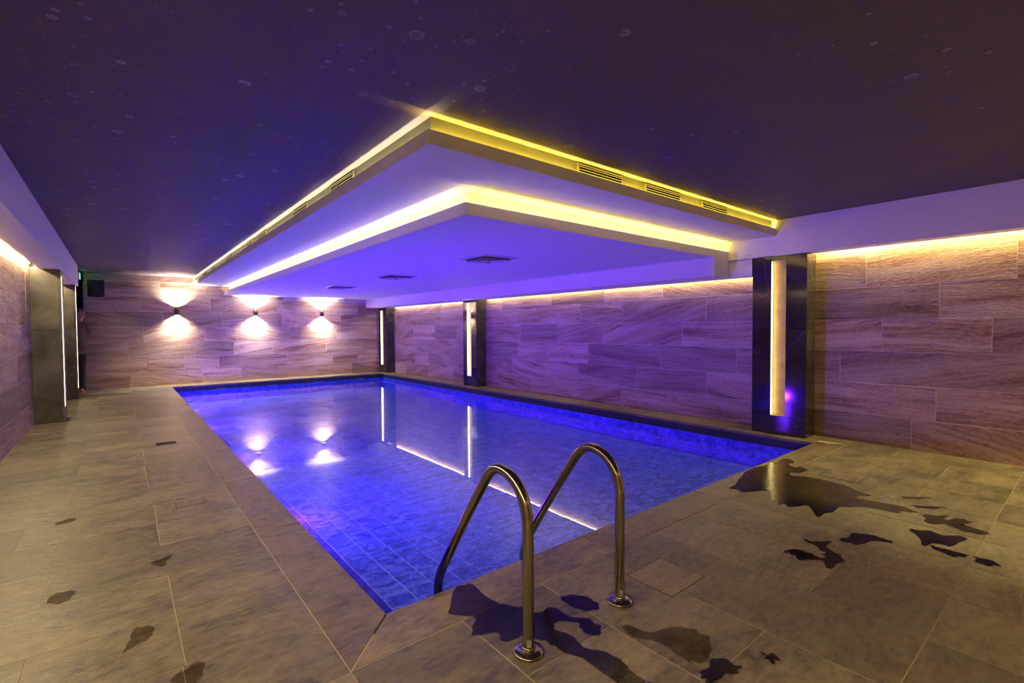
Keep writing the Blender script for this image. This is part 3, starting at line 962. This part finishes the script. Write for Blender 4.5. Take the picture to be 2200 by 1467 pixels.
boxes('maker_badge', [(-0.010, 0.010, -0.002, 0.0, -0.004, 0.004)], ALU, gr).location = (0.035, -0.004, -0.128)
boxes('wall_bracket', [(-0.02, 0.02, 0.11, 0.19, 0.12, 0.22)], BLACKPL, t)

t = empty('exit_sign', (-0.575, 12.62, 2.20))
tag(t, 'small white sign box with a glowing green face above the doorway', 'exit sign')
boxes('sign_housing', [(-0.035, 0.008, -0.13, 0.13, 0.0, 0.125)], WHITE, t)
boxes('sign_face', [(0.0085, 0.012, -0.122, 0.122, 0.008, 0.117)], mat_glow('sign_green', (0.03, 1.0, 0.35), 1.6), t)
for y_ in (-0.075, 0.075):
    boxes('hanger', [(-0.018, -0.010, y_ - 0.005, y_ + 0.005, 0.125, 0.1695)], ALU, t)

# ------------------------------------------------------------------ pool ladder
lad = empty('pool_ladder', (1.417, 1.334, 0))
tag(lad, 'bent steel pool ladder with two arched handrails', 'pool ladder')
key = [(0.0, 0.004), (0.0, 0.15), (0.0, 0.30), (0.0, 0.44), (0.004, 0.505), (0.028, 0.572), (0.078, 0.625), (0.145, 0.648), (0.20, 0.640), (0.248, 0.602), (0.295, 0.540), (0.40, 0.395), (0.51, 0.235), (0.585, 0.122), (0.628, 0.055), (0.650, -0.005), (0.654, -0.07), (0.654, -0.20), (0.654, -0.355)]
for dx in (-0.265, 0.265):
    pts = spline([(dx, y_, z_) for y_, z_ in key], 5)
    rail = link('handrail', tube_mesh('handrail', pts, 0.0215, 24), STEEL, lad)
    fl = link('base_flange', lathe_mesh('base_flange', [(0.0, 0.001), (0.056, 0.001), (0.058, 0.004), (0.055, 0.010), (0.034, 0.016), (0.026, 0.018), (0.0, 0.018)], 36), STEEL, lad, (dx, 0, 0))
    link('collar', lathe_mesh('collar', [(0.0222, 0.012), (0.0265, 0.012), (0.0265, 0.026), (0.0222, 0.028)], 28), STEEL, lad, (dx, 0, 0))
    boxes('maker_label', [(-0.009, 0.009, -0.0228, -0.0215, 0.03, 0.058)], ALU, lad, (dx, 0, 0)).rotation_euler = (0, 0, math.radians(-35))
for z_ in (-0.19, -0.31):
    boxes('tread', [(-0.245, 0.245, 0.625, 0.69, z_ - 0.012, z_ + 0.012)], STEEL, lad)

# ------------------------------------------------------------------ covers and slots let into the deck
def cover(label, x0, x1, y0, y1):
    t = empty('access_cover', ((x0 + x1) / 2, (y0 + y1) / 2, 0.0))
    tag(t, label, 'access cover', 'stone access covers let into the deck')
    a, b, w = (x1 - x0) / 2, (y1 - y0) / 2, 0.0035
    boxes('dark_gap', [(-a, a, -b, -b + w, 0.0004, 0.0008), (-a, a, b - w, b, 0.0004, 0.0008), (-a, -a + w, -b + w, b - w, 0.0004, 0.0008), (a - w, a, -b + w, b - w, 0.0004, 0.0008)], HOLE, t)
    link('plate', tile_mesh('plate', 2 * a - 2 * w, 2 * b - 2 * w, 0.001, 0.0004), COPE, t, (0, 0, 0.0014))
cover('square stone cover flush in the deck right of the ladder', 1.883, 2.163, 1.203, 1.452)
cover('square stone cover flush in the deck near the right pillar', 4.368, 4.63, 1.19, 1.455)
cover('square stone cover flush in the left walkway, nearest', 0.275, 0.448, 3.935, 4.075)
cover('square stone cover flush in the left walkway, farthest', 0.27, 0.44, 8.32, 8.48)
t = empty('floor_slot', (0.363, 6.285, 0))
tag(t, 'open dark slot in the left walkway beside the coping', 'floor slot')
boxes('opening', [(-0.085, 0.085, -0.075, 0.075, 0.0003, 0.0007)], HOLE, t)  # flat dark sheet, shade of the recess put into its colour
boxes('rim', [(-0.092, 0.092, 0.075, 0.085, 0.0003, 0.0013), (-0.092, 0.092, -0.085, -0.075, 0.0003, 0.0013), (-0.092, -0.085, -0.075, 0.075, 0.0003, 0.0013), (0.085, 0.092, -0.075, 0.075, 0.0003, 0.0013)], DARKMET, t)

# ------------------------------------------------------------------ wet patches
WET = mat_wet('water_film', (0.58, 0.53, 0.48), 0.07)
WETR = mat_wet('rough_water_film', (0.72, 0.66, 0.58), 0.13)
DAMP = mat_wet('damp_stone', (0.64, 0.60, 0.56), 0.3, gloss=False)
def puddle(name, label, cat, pts, mat, group=None, wob=0.012, h=0.0017):
    sp = spline([(p[0], p[1], 0) for p in pts], 7, closed=True)
    cx_ = sum(p.x for p in sp) / len(sp); cy_ = sum(p.y for p in sp) / len(sp)
    n = len(sp)
    co = []
    rr = random.Random(len(pts) * 31 + int(cx_ * 100))
    jit = [rr.uniform(-1, 1) for _ in range(n)]
    for i, p in enumerate(sp):
        d = Vector((p.x - cx_, p.y - cy_, 0)).normalized()
        j = (jit[i] * .55 + jit[(i + 1) % n] * .3 + jit[(i - 1) % n] * .3 + 1.1 * math.sin(i * 0.83 + 2.1 * math.sin(i * 0.31))) * wob
        co.append((p.x + d.x * j - cx_, p.y + d.y * j - cy_))
    bm_ = bmesh.new()
    top = [bm_.verts.new((x_, y_, h)) for x_, y_ in co]
    f = bm_.faces.new(top)
    bm_.normal_update()
    if f.normal.z < 0:
        f.normal_flip()
    bmesh.ops.triangulate(bm_, faces=[f], ngon_method='EAR_CLIP')
    me_ = bpy.data.meshes.new(name); bm_.to_mesh(me_); bm_.free()
    o = link(name, me_, mat, None, (cx_, cy_, 0))
    return tag(o, label, cat, group)
puddle('puddle', 'shiny violet puddle spreading from the ladder foot to the pool edge', 'puddle',
       [(1.18, 1.88), (1.26, 1.86), (1.25, 1.74), (1.27, 1.64), (1.32, 1.57), (1.34, 1.5), (1.42, 1.49), (1.43, 1.4), (1.47, 1.34), (1.47, 1.26), (1.42, 1.24), (1.4, 1.28), (1.42, 1.34), (1.39, 1.38), (1.35, 1.40), (1.32, 1.36), (1.345, 1.32), (1.34, 1.27), (1.33, 1.22), (1.37, 1.16), (1.38, 1.09), (1.37, 1.04), (1.36, 1.0), (1.37, 0.92), (1.29, 0.95), (1.28, 1.04), (1.28, 1.12), (1.28, 1.2), (1.25, 1.24), (1.25, 1.3), (1.23, 1.36), (1.2, 1.42), (1.12, 1.43), (1.13, 1.50), (1.07, 1.53), (1.05, 1.56), (1.12, 1.63), (1.09, 1.68), (1.06, 1.74)], WET, wob=0.006)
puddle('puddle', 'small wet patch behind the right ladder foot', 'puddle', [(1.50, 1.52), (1.55, 1.50), (1.60, 1.42), (1.58, 1.36), (1.52, 1.36), (1.49, 1.44)], WET, wob=0.006)
puddle('puddle', 'large wet patch by the near right pool corner reflecting the pillar light', 'puddle',
       [(4.386, 1.854), (4.634, 1.835), (4.644, 1.748), (4.446, 1.731), (4.499, 1.651), (4.415, 1.551), (4.197, 1.606), (4.264, 1.309), (4.117, 1.063), (3.976, 1.11), (4.009, 0.923), (3.993, 0.768), (3.849, 0.848), (3.802, 1.01), (3.703, 1.094), (3.414, 1.135), (3.53, 1.238), (3.456, 1.343), (3.462, 1.426), (3.661, 1.546), (3.50, 1.66), (3.60, 1.79), (4.026, 1.86)], WETR, wob=0.02)
for lb, pts in (
    ('twisted dark puddle in the middle of the right deck', [(2.971, 1.063), (2.998, 0.995), (3.064, 0.955), (2.966, 0.95), (2.922, 0.877), (2.835, 0.834), (2.699, 0.863), (2.769, 0.902), (2.695, 0.976), (2.738, 1.044), (2.708, 1.068), (2.801, 1.059), (2.822, 0.987), (2.802, 0.938), (2.849, 0.912), (2.929, 0.981)]),
    ('slim dark wet streak between the middle and far right deck puddles', [(3.129, 0.931), (3.274, 0.903), (3.341, 0.8), (3.303, 0.726), (3.255, 0.796), (3.131, 0.855)]),
    ('dark blotchy puddle on the right deck, nearer of the far pair', [(3.588, 0.721), (3.652, 0.651), (3.636, 0.585), (3.706, 0.495), (3.487, 0.516), (3.485, 0.575), (3.382, 0.617), (3.467, 0.649)]),
    ('dark blotchy puddle on the right deck, farther of the far pair', [(3.941, 0.713), (4.034, 0.616), (3.941, 0.618), (4.036, 0.558), (4.012, 0.505), (3.9, 0.546), (3.913, 0.5), (3.872, 0.404), (3.824, 0.443), (3.804, 0.525), (3.86, 0.597), (3.786, 0.659)]),
    ('narrow dark wet mark just below the far pair of puddles', [(3.419, 0.586), (3.416, 0.519), (3.421, 0.435), (3.358, 0.475), (3.359, 0.553)]),
    ('small dark wet mark across the long joint on the right deck', [(3.422, 0.422), (3.425, 0.368), (3.382, 0.319), (3.345, 0.385)]),
    ('thin dark wet streak at the far right of the deck, farther one', [(4.233, 0.904), (4.347, 0.798), (4.362, 0.762), (4.227, 0.853)]),
    ('thin dark wet streak at the far right of the deck, nearer one', [(4.087, 0.814), (4.175, 0.71), (4.205, 0.652), (4.08, 0.748)]),
    ('tiny yellow lit puddle at the bottom right of the ladder', [(1.806, 0.783), (1.831, 0.756), (1.811, 0.723), (1.786, 0.755)]),
    ('small wet puddle on a joint at the bottom edge right of the ladder', [(1.539, 0.865), (1.641, 0.874), (1.682, 0.822), (1.657, 0.791), (1.575, 0.813), (1.516, 0.832)])):
    puddle('puddle', lb, 'puddle', pts, WET, 'small puddles on the right deck', wob=0.010)
puddle('damp_patch', 'dull damp patch on the deck right of the ladder foot', 'damp patch', [(1.566, 1.198), (1.599, 1.11), (1.722, 1.061), (1.751, 0.985), (1.697, 0.904), (1.593, 0.902), (1.56, 0.954), (1.571, 1.035), (1.533, 1.122), (1.51, 1.155)], DAMP, wob=0.010)
for lb, pts in (
    ('damp footprint on the left walkway, large one near the bottom', [(0.024, 2.449), (0.062, 2.435), (0.085, 2.391), (0.064, 2.336), (0.022, 2.311), (-0.013, 2.297), (0.005, 2.37)]),
    ('damp footprint on the left walkway, leftmost', [(-0.253, 3.005), (-0.206, 2.999), (-0.18, 2.945), (-0.213, 2.89), (-0.272, 2.919)]),
    ('faint damp footprint in the middle of the left walkway', [(0.11, 3.1), (0.187, 3.134), (0.174, 3.074), (0.154, 3.009), (0.115, 3.042)]),
    ('damp stain at the bottom edge of the left walkway', [(0.128, 2.021), (0.189, 2.054), (0.209, 2.018), (0.182, 1.933), (0.115, 1.988)]),
    ('faint damp smear on a joint of the left walkway, farthest', [(-0.337, 4.131), (-0.257, 4.166), (-0.244, 4.093), (-0.315, 4.073)])):
    puddle('footprint', lb, 'footprint', pts, DAMP, 'damp marks on the left walkway', wob=0.006)

# ------------------------------------------------------------------ the person leaning out of the doorway
SKIN = mat_plain('skin', (0.42, 0.24, 0.17), 0.5, 0.08)
CLOTH = mat_plain('taupe_cloth', (0.15, 0.10, 0.065), 0.9, 0.15, 0.3, scale=60)
TROUS = mat_plain('black_cloth', (0.02, 0.018, 0.02), 0.9, 0.15, 0.3, scale=60)
HAIRM = mat_plain('grey_hair', (0.10, 0.09, 0.085), 0.8, 0.3, 0.4, scale=120)
SANDM = mat_plain('tan_leather', (0.45, 0.20, 0.12), 0.6, 0.1)

def skin_obj(name, verts, edges, radii, mat, parent, root=0, sub=2):
    me_ = bpy.data.meshes.new(name)
    me_.from_pydata(verts, edges, [])
    o = link(name, me_, mat, parent)
    md = o.modifiers.new('skin', 'SKIN')
    md.use_smooth_shade = True
    lay = me_.skin_vertices[0] if me_.skin_vertices else None
    if lay is None:
        return o
    for i, r_ in enumerate(radii):
        lay.data[i].radius = r_ if isinstance(r_, tuple) else (r_, r_)
        lay.data[i].use_root = (i == root)
    sd = o.modifiers.new('smooth', 'SUBSURF')
    sd.levels = sd.render_levels = sub
    return o
per = empty('person', (-0.665, 12.62, 0))
tag(per, 'person in taupe tunic and dark trousers leaning out of the far left doorway', 'person')
V_, E_, R__ = [], [], []
def chain(pts, start=None):
    """pts: (x, y, z, r); returns the index of the last joint"""
    prev = start
    for p in pts:
        V_.append(p[:3]); R__.append(p[3])
        if prev is not None:
            E_.append((prev, len(V_) - 1))
        prev = len(V_) - 1
    return prev
# x: towards the pool, y: away from the viewer
pel = chain([(0.0, 0.0, 0.86, 0.125)])
ch_ = chain([(0.01, 0.0, 1.02, 0.12), (0.03, 0.0, 1.20, 0.135), (0.05, 0.0, 1.30, 0.115)], pel)
nk = chain([(0.065, -0.005, 1.385, 0.050), (0.075, -0.012, 1.43, 0.052)], ch_)
chain([(0.085, -0.020, 1.49, 0.074), (0.088, -0.022, 1.545, 0.080), (0.088, -0.02, 1.585, 0.062)], nk)
# arm towards the wall edge
ar = chain([(0.15, -0.01, 1.315, 0.055), (0.165, 0.03, 1.19, 0.045), (0.150, 0.10, 1.13, 0.040), (0.175, 0.12, 1.24, 0.033), (0.195, 0.115, 1.295, 0.026)], ch_)
palm = chain([(0.215, 0.10, 1.315, 0.026), (0.240, 0.09, 1.322, 0.026)], ar)
for k, (dz, L) in enumerate(((0.024, 0.060), (0.008, 0.068), (-0.008, 0.062), (-0.022, 0.048))):
    chain([(0.258, 0.085, 1.322 + dz, 0.0095), (0.258 + L * .5, 0.078, 1.326 + dz, 0.009), (0.258 + L, 0.088, 1.320 + dz, 0.008)], palm)
chain([(0.222, 0.075, 1.342, 0.0105), (0.245, 0.062, 1.362, 0.0095)], palm - 1)
# other arm hanging
ar2 = chain([(-0.085, 0.0, 1.305, 0.055), (-0.135, 0.0, 1.12, 0.044), (-0.135, -0.04, 0.93, 0.036), (-0.13, -0.06, 0.84, 0.028), (-0.13, -0.065, 0.80, 0.030)], ch_)
for k, dy in enumerate((-0.024, -0.008, 0.008, 0.024)):
    chain([(-0.13, -0.065 + dy, 0.765, 0.0095), (-0.128, -0.068 + dy, 0.735, 0.009), (-0.122, -0.066 + dy, 0.708, 0.008)], ar2)
# legs
for sx, fx in ((-0.085, -0.06), (0.075, 0.07)):
    chain([(sx, 0.0, 0.76, 0.088), (sx * .9, -0.01, 0.46, 0.062), (sx * .9, 0.01, 0.25, 0.052), (sx * .9, 0.02, 0.075, 0.036), (sx * .9 + 0.012, -0.05, 0.040, 0.034), (sx * .9 + 0.02, -0.135, 0.034, 0.026)], pel)
body = skin_obj('body', V_, E_, R__, SKIN, per, 0)
# tunic: a loose shell over the trunk down to the hip with sleeves
V_, E_, R__ = [], [], []
p0 = chain([(0.01, 0.0, 1.02, 0.155)])
chain([(0.0, 0.0, 0.88, 0.165), (0.0, 0.0, 0.75, 0.172), (0.0, 0.0, 0.735, 0.165)], p0)
p1 = chain([(0.03, 0.0, 1.20, 0.155), (0.05, 0.0, 1.315, 0.125)], p0)
chain([(0.062, -0.004, 1.362, 0.066)], p1)
chain([(0.155, -0.01, 1.315, 0.070), (0.17, 0.03, 1.19, 0.060), (0.152, 0.10, 1.135, 0.052), (0.170, 0.118, 1.21, 0.042), (0.180, 0.118, 1.255, 0.037)], p1)
chain([(-0.09, 0.0, 1.305, 0.070), (-0.14, 0.0, 1.12, 0.058), (-0.138, -0.035, 0.95, 0.048), (-0.135, -0.05, 0.88, 0.044)], p1)
skin_obj('tunic', V_, E_, R__, CLOTH, per, 0)
V_, E_, R__ = [], [], []
p0 = chain([(0.0, 0.0, 0.84, 0.135)])
chain([(0.0, 0.0, 0.93, 0.125)], p0)
for sx in (-0.085, 0.075):
    chain([(sx, 0.0, 0.74, 0.100), (sx * .9, -0.005, 0.46, 0.082), (sx * .9, 0.01, 0.25, 0.076), (sx * .9, 0.015, 0.10, 0.072), (sx * .9, 0.012, 0.07, 0.070)], p0)
skin_obj('trousers', V_, E_, R__, TROUS, per, 0)
# hair, face details, sandals
def ball(name, mat, loc, sc, parent, seg=16):
    bm_ = bmesh.new()
    bmesh.ops.create_uvsphere(bm_, u_segments=seg, v_segments=seg // 2 + 2, radius=1.0)
    for v in bm_.verts:
        v.co = Vector((v.co.x * sc[0], v.co.y * sc[1], v.co.z * sc[2]))
    return obj(name, bm_, mat, parent, loc, smooth=True)
hair = ball('hair', HAIRM, (0.066, 0.016, 1.572), (0.080, 0.086, 0.070), per)
for sy, nm in ((0.0, 'nose'),):
    ball(nm, SKIN, (0.150, -0.062, 1.512), (0.018, 0.014, 0.020), per, 12)
for a_ in (-0.2, 0.55):
    ex, ey = 0.088 + 0.073 * math.cos(a_ - 0.85), -0.022 + 0.076 * math.sin(a_ - 0.85)
    ball('eye', BLACKPL, (ex, ey, 1.532), (0.010, 0.010, 0.006), per, 10)
ball('mouth', mat_plain('lips', (0.30, 0.12, 0.10), 0.5), (0.138, -0.072, 1.476), (0.012, 0.014, 0.005), per, 10)
ball('ear', SKIN, (0.072, -0.096, 1.520), (0.014, 0.010, 0.026), per, 10)
for sx in (-0.0765, 0.0675):
    bm = bmesh.new()
    outl = [(0.0, 0.055), (0.035, 0.045), (0.042, 0.0), (0.040, -0.07), (0.048, -0.13), (0.030, -0.175), (0.0, -0.185), (-0.030, -0.17), (-0.040, -0.12), (-0.034, -0.05), (-0.036, 0.03)]
    lo = [bm.verts.new((x_, y_, 0.001)) for x_, y_ in outl]
    hi = [bm.verts.new((x_, y_, 0.016)) for x_, y_ in outl]
    bm.faces.new(lo); bm.faces.new(hi)
    for i in range(len(outl)):
        j = (i + 1) % len(outl)
        bm.faces.new((lo[i], lo[j], hi[j], hi[i]))
    s_ = obj('sandal', bm, SANDM, per, (sx + 0.015, 0.0, 0.0))
    st = [Vector((-0.044, -0.075, 0.012)), Vector((-0.036, -0.075, 0.052)), Vector((0.0, -0.078, 0.078)), Vector((0.038, -0.075, 0.052)), Vector((0.046, -0.075, 0.012))]
    link('sandal_strap', tube_mesh('sandal_strap', spline(st, 4), 0.008, 8), SANDM, s_)
